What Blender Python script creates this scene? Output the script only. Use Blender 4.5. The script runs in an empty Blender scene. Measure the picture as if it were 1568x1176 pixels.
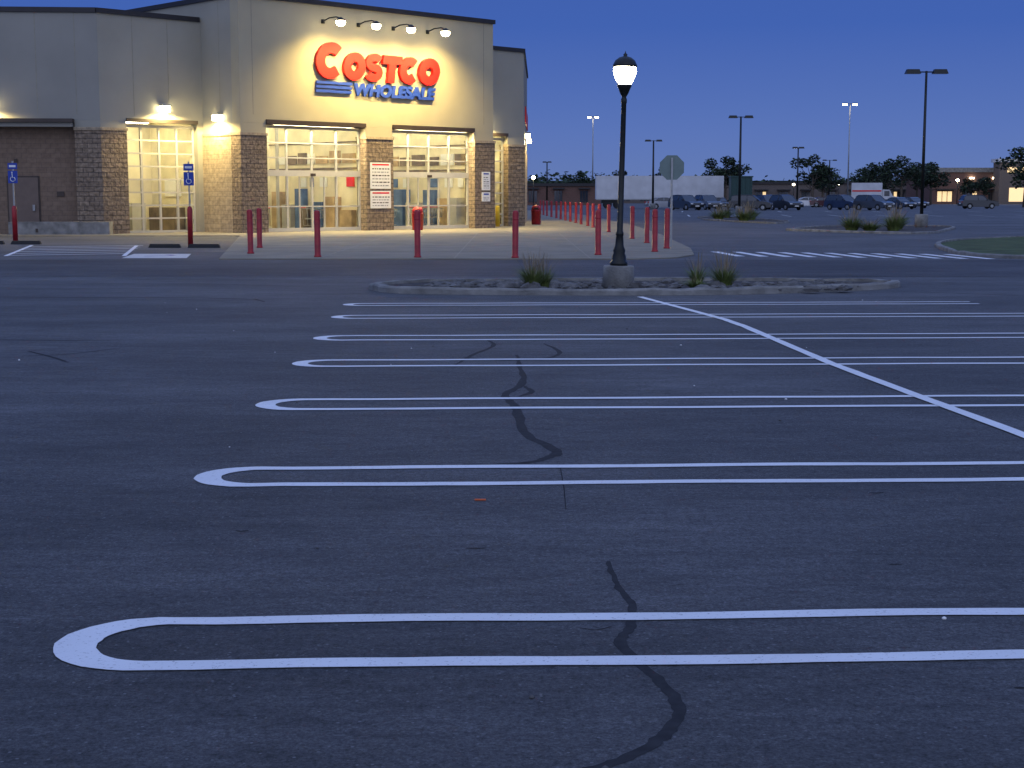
import bpy, math, random
from mathutils import Matrix, Vector
random.seed(7)
R=random.random
def U(a,b): return a+(b-a)*R()
sc=bpy.context.scene
col=sc.collection
sc.view_settings.view_transform='Standard'
sc.view_settings.look='None'
sc.view_settings.exposure=0

# ---------------------------------------------------------------- materials
def newmat(name):
    m=bpy.data.materials.new(name); m.use_nodes=True
    nt=m.node_tree; b=nt.nodes['Principled BSDF']
    return m,nt,b
def N(nt,t,**k):
    n=nt.nodes.new(t)
    for a,b in k.items(): setattr(n,a,b)
    return n
def mat(name,c,rough=.6,var=.15,scale=4,bump=0,metal=0,spec=.4,bscale=30):
    m,nt,b=newmat(name)
    b.inputs['Roughness'].default_value=rough
    b.inputs['Metallic'].default_value=metal
    b.inputs['Specular IOR Level'].default_value=spec
    tc=N(nt,'ShaderNodeTexCoord')
    no=N(nt,'ShaderNodeTexNoise'); no.inputs['Scale'].default_value=scale; no.inputs['Detail'].default_value=6
    nt.links.new(tc.outputs['Object'],no.inputs['Vector'])
    r=N(nt,'ShaderNodeValToRGB')
    r.color_ramp.elements[0].position=.3; r.color_ramp.elements[1].position=.7
    r.color_ramp.elements[0].color=[x*(1-var) for x in c]+[1]
    r.color_ramp.elements[1].color=[min(1,x*(1+var)) for x in c]+[1]
    nt.links.new(no.outputs['Fac'],r.inputs['Fac'])
    nt.links.new(r.outputs['Color'],b.inputs['Base Color'])
    if bump:
        n2=N(nt,'ShaderNodeTexNoise'); n2.inputs['Scale'].default_value=bscale; n2.inputs['Detail'].default_value=5
        nt.links.new(tc.outputs['Object'],n2.inputs['Vector'])
        bp=N(nt,'ShaderNodeBump'); bp.inputs['Strength'].default_value=bump; bp.inputs['Distance'].default_value=.05
        nt.links.new(n2.outputs['Fac'],bp.inputs['Height']); nt.links.new(bp.outputs['Normal'],b.inputs['Normal'])
    return m
def emis(name,c,s):
    m,nt,b=newmat(name)
    b.inputs['Base Color'].default_value=list(c)+[1]
    b.inputs['Emission Color'].default_value=list(c)+[1]
    b.inputs['Emission Strength'].default_value=s
    return m
def brick(name,c1,c2,mortar,bw,bh,ms,bump,noise_s=8,nf=.8):
    m,nt,b=newmat(name)
    b.inputs['Roughness'].default_value=.9
    b.inputs['Specular IOR Level'].default_value=.2
    uv=N(nt,'ShaderNodeUVMap')
    br=N(nt,'ShaderNodeTexBrick')
    br.inputs['Color1'].default_value=list(c1)+[1]; br.inputs['Color2'].default_value=list(c2)+[1]
    br.inputs['Mortar'].default_value=list(mortar)+[1]
    br.inputs['Scale'].default_value=1; br.inputs['Brick Width'].default_value=bw
    br.inputs['Row Height'].default_value=bh; br.inputs['Mortar Size'].default_value=ms
    nt.links.new(uv.outputs['UV'],br.inputs['Vector'])
    no=N(nt,'ShaderNodeTexNoise'); no.inputs['Scale'].default_value=noise_s; no.inputs['Detail'].default_value=8
    nt.links.new(uv.outputs['UV'],no.inputs['Vector'])
    mx=N(nt,'ShaderNodeMix',data_type='RGBA',blend_type='MULTIPLY'); mx.inputs['Factor'].default_value=nf
    rr=N(nt,'ShaderNodeValToRGB'); rr.color_ramp.elements[0].position=.3; rr.color_ramp.elements[1].position=.7
    rr.color_ramp.elements[0].color=(.45,.45,.45,1); rr.color_ramp.elements[1].color=(1.3,1.3,1.3,1)
    nt.links.new(no.outputs['Fac'],rr.inputs['Fac'])
    nt.links.new(br.outputs['Color'],mx.inputs[6]); nt.links.new(rr.outputs['Color'],mx.inputs[7])
    nt.links.new(mx.outputs[2],b.inputs['Base Color'])
    ad=N(nt,'ShaderNodeMath',operation='SUBTRACT')
    nt.links.new(no.outputs['Fac'],ad.inputs[0]); nt.links.new(br.outputs['Fac'],ad.inputs[1])
    bp=N(nt,'ShaderNodeBump'); bp.inputs['Strength'].default_value=bump; bp.inputs['Distance'].default_value=.08
    nt.links.new(ad.outputs[0],bp.inputs['Height']); nt.links.new(bp.outputs['Normal'],b.inputs['Normal'])
    return m
def asphalt(name,base,contrast=1.0):
    m,nt,b=newmat(name)
    b.inputs['Roughness'].default_value=.8; b.inputs['Specular IOR Level'].default_value=.35
    tc=N(nt,'ShaderNodeTexCoord')
    def noise(s,d,rough=.5,sc3=None):
        n=N(nt,'ShaderNodeTexNoise'); n.inputs['Scale'].default_value=s; n.inputs['Detail'].default_value=d; n.inputs['Roughness'].default_value=rough
        if sc3:
            mp=N(nt,'ShaderNodeMapping'); mp.inputs['Scale'].default_value=sc3
            nt.links.new(tc.outputs['Object'],mp.inputs['Vector']); nt.links.new(mp.outputs['Vector'],n.inputs['Vector'])
        else: nt.links.new(tc.outputs['Object'],n.inputs['Vector'])
        return n
    def ramp(src,p0,p1,a,c):
        r=N(nt,'ShaderNodeValToRGB'); r.color_ramp.elements[0].position=p0; r.color_ramp.elements[1].position=p1
        r.color_ramp.elements[0].color=(a,a,a,1); r.color_ramp.elements[1].color=(c,c,c,1)
        nt.links.new(src,r.inputs['Fac']); return r
    def mul(a,bb):
        x=N(nt,'ShaderNodeMix',data_type='RGBA',blend_type='MULTIPLY'); x.inputs['Factor'].default_value=1
        nt.links.new(a,x.inputs[6]); nt.links.new(bb,x.inputs[7]); return x.outputs[2]
    rgb=N(nt,'ShaderNodeRGB'); rgb.outputs[0].default_value=list(base)+[1]
    o=rgb.outputs[0]
    o=mul(o,ramp(noise(.22,5).outputs['Fac'],.3,.7,.72,1.25).outputs['Color'])
    o=mul(o,ramp(noise(.9,6,.6,(.35,1.2,1)).outputs['Fac'],.33,.7,.74,1.18).outputs['Color'])
    o=mul(o,ramp(noise(5,7,.75,(.5,1.4,1)).outputs['Fac'],.3,.7,.68,1.3).outputs['Color'])
    o=mul(o,ramp(noise(26,4,.8).outputs['Fac'],.3,.7,.5,1.5).outputs['Color'])
    g=noise(75,6,.85)
    o=mul(o,ramp(g.outputs['Fac'],.32,.68,.2,2.0).outputs['Color'])
    v=N(nt,'ShaderNodeTexVoronoi'); v.inputs['Scale'].default_value=30
    nt.links.new(tc.outputs['Object'],v.inputs['Vector'])
    rv=ramp(v.outputs['Distance'],.12,.2,1,0)
    mx=N(nt,'ShaderNodeMix',data_type='RGBA'); 
    sel=N(nt,'ShaderNodeMath',operation='GREATER_THAN'); sel.inputs[1].default_value=.66
    sp=N(nt,'ShaderNodeSeparateColor'); nt.links.new(v.outputs['Color'],sp.inputs['Color']); nt.links.new(sp.outputs[0],sel.inputs[0])
    mm=N(nt,'ShaderNodeMath',operation='MULTIPLY'); nt.links.new(sel.outputs[0],mm.inputs[0]); nt.links.new(rv.outputs['Color'],mm.inputs[1])
    nt.links.new(mm.outputs[0],mx.inputs[0]); nt.links.new(o,mx.inputs[6]); mx.inputs[7].default_value=(base[0]*2.2,base[1]*2.2,base[2]*2.2,1)
    nt.links.new(mx.outputs[2],b.inputs['Base Color'])
    bp=N(nt,'ShaderNodeBump'); bp.inputs['Strength'].default_value=.9; bp.inputs['Distance'].default_value=.012
    nt.links.new(g.outputs['Fac'],bp.inputs['Height']); nt.links.new(bp.outputs['Normal'],b.inputs['Normal'])
    return m
def paint(name,c,under,wear=.42):
    m,nt,b=newmat(name); b.inputs['Roughness'].default_value=.7
    tc=N(nt,'ShaderNodeTexCoord')
    n=N(nt,'ShaderNodeTexNoise'); n.inputs['Scale'].default_value=60; n.inputs['Detail'].default_value=8; n.inputs['Roughness'].default_value=.75
    nt.links.new(tc.outputs['Object'],n.inputs['Vector'])
    r=N(nt,'ShaderNodeValToRGB'); r.color_ramp.elements[0].position=wear-.12; r.color_ramp.elements[1].position=wear
    r.color_ramp.elements[0].color=list(under)+[1]; r.color_ramp.elements[1].color=list(c)+[1]
    nt.links.new(n.outputs['Fac'],r.inputs['Fac'])
    n2=N(nt,'ShaderNodeTexNoise'); n2.inputs['Scale'].default_value=2.5; n2.inputs['Detail'].default_value=5
    nt.links.new(tc.outputs['Object'],n2.inputs['Vector'])
    r2=N(nt,'ShaderNodeValToRGB'); r2.color_ramp.elements[0].color=(.8,.8,.8,1); r2.color_ramp.elements[1].color=(1.05,1.05,1.05,1)
    nt.links.new(n2.outputs['Fac'],r2.inputs['Fac'])
    x=N(nt,'ShaderNodeMix',data_type='RGBA',blend_type='MULTIPLY'); x.inputs['Factor'].default_value=1
    nt.links.new(r.outputs['Color'],x.inputs[6]); nt.links.new(r2.outputs['Color'],x.inputs[7])
    nt.links.new(x.outputs[2],b.inputs['Base Color'])
    return m
def glassmat(name,tint=(.95,.97,.96),g=.07):
    m=bpy.data.materials.new(name); m.use_nodes=True; nt=m.node_tree; nt.nodes.clear()
    o=N(nt,'ShaderNodeOutputMaterial'); t=N(nt,'ShaderNodeBsdfTransparent'); t.inputs[0].default_value=list(tint)+[1]
    gl=N(nt,'ShaderNodeBsdfGlossy'); gl.inputs['Roughness'].default_value=.05
    mx=N(nt,'ShaderNodeMixShader'); mx.inputs[0].default_value=g
    nt.links.new(t.outputs[0],mx.inputs[1]); nt.links.new(gl.outputs[0],mx.inputs[2]); nt.links.new(mx.outputs[0],o.inputs[0])
    return m
M={}
M['asph']=asphalt('asphalt',(.079,.080,.083))
M['asph2']=asphalt('asphalt_lane',(.056,.056,.060))
M['tar']=mat('tar_sealant',(.026,.026,.028),.85,.3,20,spec=.2)
M['crack']=mat('crack',(.028,.028,.030),.9,.2,20,spec=.1)
M['white']=paint('white_paint',(.74,.75,.75),(.16,.16,.16),.43)
M['whiteold']=paint('worn_white_paint',(.6,.6,.57),(.1,.1,.1),.47)
M['conc']=mat('concrete',(.20,.18,.135),.9,.18,.9,.2,bscale=25)
M['concg']=mat('kerb_concrete',(.19,.19,.18),.9,.4,3,.4)
M['stucco_lamplit']=mat('stucco_lamplit',(.37,.335,.235),.9,.06,.6,.15,bscale=60,spec=.2)  # portal front: same stucco, with warm lamplight put into its colour
M['stucco_lamplit2']=mat('stucco_skylit',(.26,.255,.225),.9,.06,.6,.15,bscale=60,spec=.2)  # same stucco, its colour greyed to look lit by the sky
M['stucco_lamplit3']=mat('stucco_wing',(.30,.29,.24),.9,.06,.6,.15,bscale=60,spec=.2)
M['joint']=mat('joint',(.25,.235,.18),.9)
M['cap']=mat('parapet_cap',(.03,.028,.03),.5,metal=.3)
M['lintel']=mat('lintel_steel',(.045,.032,.025),.5)
M['stone']=brick('split_face_stone',(.27,.21,.15),(.2,.155,.115),(.11,.09,.075),.42,.2,.014,1.0,7)
M['block']=brick('tan_block',(.38,.31,.215),(.34,.275,.19),(.22,.18,.13),.4,.2,.008,.35,5,.5)
M['brown']=brick('brown_brick',(.20,.145,.105),(.18,.13,.095),(.13,.1,.08),.4,.2,.008,.3,5,.35)
M['frame']=mat('aluminium_frame',(.42,.41,.37),.5,.05,metal=.0)
M['glass']=glassmat('glass')
M['dglass']=mat('dark_glass',(.02,.025,.03),.08,.05,spec=.8)
M['inwall']=mat('interior_wall',(.66,.60,.42),.8,.12,1.5)
M['infloor']=mat('interior_floor',(.36,.34,.28),.35,.1)
M['tube']=emis('fluorescent',(1,.92,.66),24)
M['red']=mat('bollard_red',(.28,.011,.016),.4,.3,5)
M['redsign']=mat('sign_red',(.60,.010,.006),.5,.05)
M['bluesign']=mat('sign_blue',(.014,.045,.30),.5,.05)
M['whitesign']=mat('sign_white',(.7,.7,.67),.6,.05)
M['black']=mat('black_metal',(.012,.014,.013),.4,.3,10,metal=.3)
M['rubber']=mat('rubber',(.015,.015,.015),.8)
M['galv']=mat('galvanised_steel',(.30,.31,.31),.45,.15,8,metal=.6)
M['signback']=mat('sign_back',(.14,.19,.18),.5,.1,metal=.3)
M['door']=mat('door_brown',(.13,.095,.075),.5,.08)
M['globe']=emis('lamp_globe',(1,.92,.66),40)
M['bulb']=emis('lamp_bulb',(1,.86,.52),60)
M['pack']=emis('wall_pack_lens',(1,.84,.45),40)
M['cool']=emis('lot_lamp',(1,.86,.6),16)
M['mulch']=mat('mulch_soil',(.05,.045,.042),.95,.5,6,1,bscale=14)
M['rock']=mat('rock',(.11,.11,.11),.9,.5,5,.8,bscale=12)
M['grass']=mat('ornamental_grass',(.12,.16,.04),.8,.4,3)
M['plume']=mat('grass_plume',(.22,.18,.12),.9,.2,3)
M['lawn']=mat('lawn',(.06,.085,.03),.95,.4,1.2,1)
M['leaf']=mat('leaf',(.030,.052,.022),.8,.5,.6)
M['leaf2']=mat('leaf_dark',(.013,.022,.011),.85,.4,.6)
M['bark']=mat('bark',(.09,.07,.05),.95,.3,6)
M['trailer']=mat('trailer_white',(.5,.51,.52),.5,.1,1)
M['green']=mat('container_green',(.015,.05,.045),.5,.15)
M['shelf']=mat('shelving',(.16,.12,.08),.7,.4,2)
M['box1']=mat('goods_cardboard',(.42,.30,.16),.8,.3,2)
M['box2']=mat('goods_blue',(.08,.14,.28),.7,.3,2)
M['yellow']=mat('yellow_paint',(.6,.42,.03),.5)
M['farwall']=brick('far_brick',(.17,.09,.07),(.15,.085,.065),(.13,.1,.09),.6,.3,.02,.1)
M['farwall2']=mat('far_wall_tan',(.12,.10,.09),.9,.1)
M['farwin']=emis('far_lit_window',(1,.70,.34),.9)
M['orange']=mat('orange_mark',(.5,.1,.03),.8)

# ---------------------------------------------------------------- mesh builder
class MB:
    def __init__(s):
        s.v=[];s.f=[];s.mi=[];s.uv=[];s.sm=[];s.mats=[];s.T=Matrix.Identity(4)
    def m(s,k):
        mm=M[k] if isinstance(k,str) else k
        if mm not in s.mats: s.mats.append(mm)
        return s.mats.index(mm)
    def av(s,pts):
        i=len(s.v)
        for p in pts: s.v.append(tuple(s.T@Vector(p)))
        return i
    def af(s,idx,k,uv=None,smooth=False):
        idx=list(idx)
        s.f.append(idx); s.mi.append(s.m(k)); s.uv.append(uv or [(0,0)]*len(idx)); s.sm.append(smooth)
    def quad(s,pts,k,uv=None):
        i=s.av(pts); s.af(range(i,i+len(pts)),k,uv or [(p[0],p[1]) for p in pts])
    def box(s,x0,x1,y0,y1,z0,z1,k,o=(0,0),a=0):
        ca,sa=math.cos(a),math.sin(a)
        P=[(x,y,z) for z in (z0,z1) for y in (y0,y1) for x in (x0,x1)]
        i=s.av([(o[0]+x*ca-y*sa,o[1]+x*sa+y*ca,z) for x,y,z in P])
        for fc,ax in (((0,1,5,4),1),((3,2,6,7),1),((2,0,4,6),0),((1,3,7,5),0),((4,5,7,6),2),((2,3,1,0),2)):
            uv=[((P[j][0],P[j][2]) if ax==1 else (P[j][1],P[j][2]) if ax==0 else (P[j][0],P[j][1])) for j in fc]
            s.af([i+j for j in fc],k,uv)
    def prism(s,poly,z0,z1,k,ktop=None):
        n=len(poly)
        i=s.av([(p[0],p[1],z0) for p in poly]+[(p[0],p[1],z1) for p in poly])
        d=0
        for a in range(n):
            b=(a+1)%n; L=math.dist(poly[a][:2],poly[b][:2])
            s.af([i+a,i+b,i+n+b,i+n+a],k,[(d,z0),(d+L,z0),(d+L,z1),(d,z1)]); d+=L
        s.af([i+n+a for a in range(n)],ktop or k,[(p[0],p[1]) for p in poly])
        s.af([i+a for a in reversed(range(n))],k)
    def lathe(s,prof,cx,cy,k,n=16,smooth=True):
        i=s.av([(cx+r*math.cos(2*math.pi*j/n),cy+r*math.sin(2*math.pi*j/n),z) for r,z in prof for j in range(n)])
        for a in range(len(prof)-1):
            for j in range(n):
                j2=(j+1)%n
                s.af([i+a*n+j,i+a*n+j2,i+(a+1)*n+j2,i+(a+1)*n+j],k,None,smooth)
        if prof[0][0]>2e-3: s.af([i+j for j in reversed(range(n))],k)
        if prof[-1][0]>2e-3: s.af([i+(len(prof)-1)*n+j for j in range(n)],k)
    def tube(s,pts,r,k,n=6,smooth=True):
        pts=[Vector(p) for p in pts]; rs=r if isinstance(r,(list,tuple)) else [r]*len(pts)
        rings=[]
        for a,p in enumerate(pts):
            d=(pts[min(a+1,len(pts)-1)]-pts[max(a-1,0)]).normalized()
            up=Vector((0,0,1)) if abs(d.z)<.9 else Vector((1,0,0))
            u=d.cross(up).normalized(); w=u.cross(d)
            rings.append(s.av([p+rs[a]*(u*math.cos(2*math.pi*j/n)+w*math.sin(2*math.pi*j/n)) for j in range(n)]))
        for a in range(len(pts)-1):
            for j in range(n):
                j2=(j+1)%n
                s.af([rings[a]+j,rings[a]+j2,rings[a+1]+j2,rings[a+1]+j],k,None,smooth)
        s.af([rings[0]+j for j in reversed(range(n))],k); s.af([rings[-1]+j for j in range(n)],k)
    def ribbon(s,pts,w,z,k,jit=0,sub=1,wander=0):
        P=[]
        for a in range(len(pts)-1):
            for t in range(sub):
                q=t/sub; P.append([pts[a][c]+(pts[a+1][c]-pts[a][c])*q+(U(-wander,wander) if a+t else 0) for c in (0,1)])
        P.append(list(pts[-1]))
        L=[];Rr=[]
        for a,p in enumerate(P):
            q0=P[max(a-1,0)];q1=P[min(a+1,len(P)-1)]
            dx,dy=q1[0]-q0[0],q1[1]-q0[1]; l=math.hypot(dx,dy) or 1; nx,ny=-dy/l,dx/l
            ww=w if not isinstance(w,(list,tuple)) else w[min(a,len(w)-1)]
            a1=ww/2+U(-jit,jit); a2=ww/2+U(-jit,jit)
            L.append((p[0]+nx*a1,p[1]+ny*a1,z)); Rr.append((p[0]-nx*a2,p[1]-ny*a2,z))
        i=s.av(L+Rr); n=len(P)
        for a in range(n-1): s.af([i+n+a,i+n+a+1,i+a+1,i+a],k)
    def build(s,name,parent=None,loc=None,rot=0):
        me=bpy.data.meshes.new(name); me.from_pydata(s.v,[],s.f)
        for mm in s.mats: me.materials.append(mm)
        me.polygons.foreach_set('material_index',s.mi); me.polygons.foreach_set('use_smooth',s.sm)
        ul=me.uv_layers.new(name='UVMap'); fl=[c for u in s.uv for p in u for c in p]
        ul.data.foreach_set('uv',fl); me.update()
        ob=bpy.data.objects.new(name,me); col.objects.link(ob)
        if parent: ob.parent=parent
        if loc: ob.location=loc
        ob.rotation_euler[2]=rot
        return ob
def empty(name,loc=(0,0,0),rot=0):
    e=bpy.data.objects.new(name,None); col.objects.link(e); e.location=loc; e.rotation_euler[2]=rot; e.empty_display_size=.3
    return e
def text(body,parent,name,x0,x1,y,z0,z1,k,shear=0,offset=0,ext=.02,align='LEFT'):
    cu=bpy.data.curves.new(name,'FONT'); cu.body=body; cu.size=1; cu.shear=shear; cu.offset=offset; cu.extrude=ext; cu.align_x=align
    o=bpy.data.objects.new(name+'_tmp',cu); col.objects.link(o)
    dg=bpy.context.evaluated_depsgraph_get(); dg.update()
    me=bpy.data.meshes.new_from_object(o.evaluated_get(dg)); bpy.data.objects.remove(o)
    xs=[v.co.x for v in me.vertices]; ys=[v.co.y for v in me.vertices]
    ax,bx,ay,by=min(xs),max(xs),min(ys),max(ys)
    for v in me.vertices:
        v.co=Vector((x0+(v.co.x-ax)/(bx-ax)*(x1-x0), y-v.co.z, z0+(v.co.y-ay)/(by-ay)*(z1-z0)))
    me.materials.clear(); me.materials.append(M[k])
    ob=bpy.data.objects.new(name,me); col.objects.link(ob); ob.parent=parent
    return ob

# ---------------------------------------------------------------- ground and markings
g=MB(); g.quad([(-1500,-60,0),(1500,-60,0),(1500,3000,0),(-1500,3000,0)],'asph'); g.build('asphalt_ground')
g=MB(); g.quad([(-60,30.2,.004),(3,30.2,.004),(30,29.5,.004),(60,33,.004),(60,38.0,.004),(4,38.0,.004),(-60,38.0,.004)],'asph2'); g.build('asphalt_lane')
ang=math.radians(2.3); ux,uy=math.cos(ang),math.sin(ang)
pins=[(-1.62,5.26,.55),(-1.80,8.50,.52),(-1.96,11.52,.55),(-2.10,14.40,.54),(-2.24,17.0,.53),(-2.40,20.0,.50),(-2.5,22.3,.42)]
mk=MB()
for i,(tx,ty,sep) in enumerate(pins):
    r=sep/2; pts=[]
    L=10.9 if i<6 else 9.4
    cx,cy=tx+(r+.05)*ux,ty+(r+.05)*uy
    def P(a,b): return (cx+a*ux-b*uy, cy+a*uy+b*ux)
    nseg=60
    pts+= [P((L-.1)*(1-t/nseg)**1.0,r+ (.010*math.sin(t*.6+i) )) for t in range(nseg)]
    arc=[P(-r*math.sin(t*math.pi/20)*1.05,r*math.cos(t*math.pi/20)) for t in range(21)]
    pts+=arc
    pts+= [P((L-.1)*((t+1)/nseg),-r+(.010*math.sin(t*.45+i*2))) for t in range(nseg)]
    w=[.1]*nseg+[.1+.055*math.sin(t*math.pi/20) for t in range(21)]+[.1]*nseg
    mk.ribbon(pts,w,.005,'white',jit=.004)
mk.build('hairpin_parking_lines')
mk=MB(); mk.ribbon([(4.0,2.5),(3.72,6.5),(3.48,10),(3.33,11.7),(3.1,14.4),(2.9,18.5),(2.8,19.6),(2.06,24.0)],.11,.008,'white',jit=.005,sub=8); mk.build('row_centre_line')
tr=MB()
def smooth_pts(p,n=6):
    out=[]
    for a in range(len(p)-1):
        p0=p[max(a-1,0)];p1=p[a];p2=p[a+1];p3=p[min(a+2,len(p)-1)]
        for t in range(n):
            q=t/n
            out.append(tuple(.5*((2*p1[c])+(-p0[c]+p2[c])*q+(2*p0[c]-5*p1[c]+4*p2[c]-p3[c])*q*q+(-p0[c]+3*p1[c]-3*p2[c]+p3[c])*q**3) for c in (0,1)))
    out.append(p[-1]); return out
ZT=[.0012]
def tar(p,w,k='tar'):
    ZT[0]+=.00004
    q=smooth_pts(p); n=len(q); ws=[w*(.35+.65*min(1,4*min(a,n-1-a)/n+.1)) for a in range(n)]
    tr.ribbon([(x+U(-w,w)*.12,y+U(-w,w)*.12) for x,y in q],ws,ZT[0],k,jit=w*.12)
tar([(.43,6.5),(.438,6.1),(.482,5.78),(.448,5.49),(.40,5.28),(.456,5.01),(.51,4.77),(.533,4.58),(.48,4.38),(.386,4.22),(.273,4.10),(.15,4.02),(.0,3.8)],.043)
tar([(.05,15.2),(.07,14.2),(.10,12.9),(-.06,12.1),(.03,11.4),(.08,10.2),(.27,9.45),(.25,9.2),(.05,8.95),(-.3,8.93)],.07)
tar([(.10,12.7),(.16,12.3),(.06,12.0)],.05)
tar([(-.55,14.3),(-.4,15.2),(-.2,16.2),(-.3,16.9)],.045); tar([(-.5,15.0),(-.1,14.7),(.35,14.9),(.5,15.5),(.35,16.4)],.05)
tar([(.29,8.9),(.29,8.2),(.28,7.6)],.006,'crack')
tar([(.25,5.47),(.32,5.44),(.38,5.49)],.006,'crack')
tar([(-5.1,15.6),(-4.6,14.9),(-4.35,14.5)],.05); tar([(-5.0,15.1),(-4.6,15.25),(-4.2,15.9)],.03)
tar([(-6.4,16.9),(-5.2,16.75),(-4.4,16.8)],.035,'crack')
tar([(-9,24.2),(-7,23.9),(-5,23.8),(-4.0,23.4)],.07); tar([(-4.1,23.6),(-3.8,22.9)],.06)
tar([(-9.5,27.5),(-6,27.6),(-4,27.0)],.06)
tar([(6.5,25.5),(8,24.6),(9,23.5)],.05)
for i in range(24):
    x=U(-5,6); y=U(4.5,22); l=U(.04,.10)
    tar([(x,y),(x+l*.5,y+U(-.02,.02)),(x+l,y+U(-.02,.02))],U(.008,.016),'crack')
tr.build('sealed_cracks')
d=MB()
d.box(-.20,-.14,7.83,7.85,0.003,.008,'orange')
for i in range(60):
    x=U(-6,6);y=U(3.8,24);s=U(.004,.012)
    d.lathe([(s,.001),(s*.9,s*.6),(s*.3,s)],x,y,'rock' if R()<.6 else 'whitesign',6)
d.build('pavement_litter')

ap=MB()
ap.prism([(-7.5,38.2),(3.2,38.2),(4.3,39.0),(5.0,41),(5.5,46),(6.2,62),(6.6,80),(6.4,110),(5.2,165),(-30,165),(-30,60.5),(-11.0,60.5)],0.002,.03,'conc')
ap.build('concrete_apron')
j=MB()
for y in (43,48,53,58,63,70,78,88,100): j.box(-8.6 if y<60 else -2,5.3,y,y+.04,.0302,.034,'joint')
for x in (-5,-1.5,2): j.box(x,x+.03,38.3,64,.0302,.033,'joint')
j.build('apron_joints')
a=MB()
for i in range(6):
    t=i/6; y0=40.7+t*8.2
    a.ribbon([(-13.75-2.0*t,y0),(-10.8-1.5*t,y0+1.3)],.2,.012,'white',jit=.01,sub=4)
a.ribbon([(-13.7,40.4),(-15.8,49.2)],.12,.009,'white'); a.ribbon([(-10.5,40.4),(-12.3,49)],.12,.009,'white')
a.quad([(-10.2,39.0,.008),(-8.5,39.0,.008),(-9.0,41.9,.008),(-10.6,41.9,.008)],'whiteold')
a.ribbon([(-9.9,40.2),(-9.2,40.6),(-9.5,41.2)],.18,.012,'bluesign')
a.ribbon([(-17.5,38.6),(-20,48)],.12,.009,'whiteold')
a.build('accessible_bay_markings')
def wheelstop(x,y):
    e=empty('wheel_stop',(x,y,0)); b=MB()
    for k in (-1,1):
        cx=k*.62
        i=b.av([(cx-.5,-.09,.005),(cx+.5,-.09,.005),(cx+.5,.09,.005),(cx-.5,.09,.005),(cx-.46,-.05,.12),(cx+.46,-.05,.12),(cx+.46,.05,.12),(cx-.46,.05,.12)])
        for f in ((0,1,5,4),(1,2,6,5),(2,3,7,6),(3,0,4,7),(4,5,6,7)): b.af([i+q for q in f],'rubber')
    b.build('rubber_blocks',e)
wheelstop(-10.3,47.0); wheelstop(-17.0,50.4)
c=MB()
for i in range(11):
    x=5.9+i*.62; c.ribbon([(x,43.6-i*.2),(x+.25,40.2-i*.17)],.26,.008,'white',jit=.01,sub=4)
c.build('crosswalk_bars')
c=MB()
for i in range(9):
    y=62+i*7; c.ribbon([(26,y),(26+.12*y+10,y+1.5)],.14,.012,'whiteold',sub=5)
for i in range(8): c.ribbon([(14+i*4,118),(15+i*4,128)],.14,.012,'whiteold')
for i in range(14): c.ribbon([(12+i*5,150),(13+i*5,158)],.14,.012,'whiteold')
c.build('far_bay_lines')

# ---------------------------------------------------------------- islands
def island(name,poly,top):
    b=MB(); n=len(poly); cx=sum(p[0] for p in poly)/n; cy=sum(p[1] for p in poly)/n
    poly=smooth_pts(poly+[poly[0]],5)[:-1]; n=len(poly)
    inn=[]
    for p in poly:
        dx,dy=cx-p[0],cy-p[1]; l=math.hypot(dx,dy); inn.append((p[0]+dx/l*.17,p[1]+dy/l*.17))
    rad=[(p[0]*.85+q[0]*.15,p[1]*.85+q[1]*.15) for p,q in zip(poly,inn)]
    h=[U(.095,.125) for _ in poly]
    i=b.av([(p[0],p[1],0) for p in poly]+[(p[0],p[1],h[a]-.03) for a,p in enumerate(poly)]+[(p[0],p[1],h[a]) for a,p in enumerate(rad)]+[(p[0],p[1],h[a]) for a,p in enumerate(inn)]+[(p[0],p[1],.06) for p in inn])
    for a in range(n):
        q=(a+1)%n
        for l in range(4): b.af([i+l*n+a,i+l*n+q,i+(l+1)*n+q,i+(l+1)*n+a],'concg',None,False)
    b.af([i+4*n+a for a in range(n)],top)
    b.build(name)
island('kerbed_island',[(-2.5,26.0),(-1.9,24.9),(.0,24.5),(2,24.4),(4,24.7),(6.2,25.8),(7.0,26.9),(6.2,27.5),(3.5,27.7),(.5,27.8),(-1.7,27.2)],'mulch')
island('kerbed_island',[(12.8,70),(17.0,63.5),(20.4,70),(22.3,76),(20.5,79),(16,77)],'mulch')
island('kerbed_island',[(12.3,41.5),(13.0,38.8),(17,38.0),(24,40),(26,50),(22,58),(18,56),(14.2,50)],'lawn')
island('kerbed_island',[(13,100),(15,88),(17,92),(16.6,104),(14,112)],'mulch')
def rocks(name,n,x0,x1,y0,y1,smin,smax,z=.06):
    b=MB()
    for _ in range(n):
        x,y,s=U(x0,x1),U(y0,y1),U(smin,smax)
        rw=[]; nn=7
        for (rr,zz) in ((.8,-.2),(1,.2),(.75,.5),(.25,.62)):
            rw.append([(x+s*rr*math.cos(2*math.pi*j/nn)*U(.75,1.25),y+s*rr*.8*math.sin(2*math.pi*j/nn)*U(.75,1.25),z+s*zz*U(.7,1.1)) for j in range(nn)])
        i=b.av([p for r_ in rw for p in r_])
        for a in range(3):
            for j in range(nn): b.af([i+a*nn+j,i+a*nn+(j+1)%nn,i+(a+1)*nn+(j+1)%nn,i+(a+1)*nn+j],'rock')
        b.af([i+3*nn+j for j in range(nn)],'rock')
    b.build(name)
rocks('rock_mulch',230,-1.6,6.0,24.9,27.2,.04,.12)
rocks('rock_mulch',14,-1.0,5.8,24.85,25.5,.13,.22)
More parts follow.
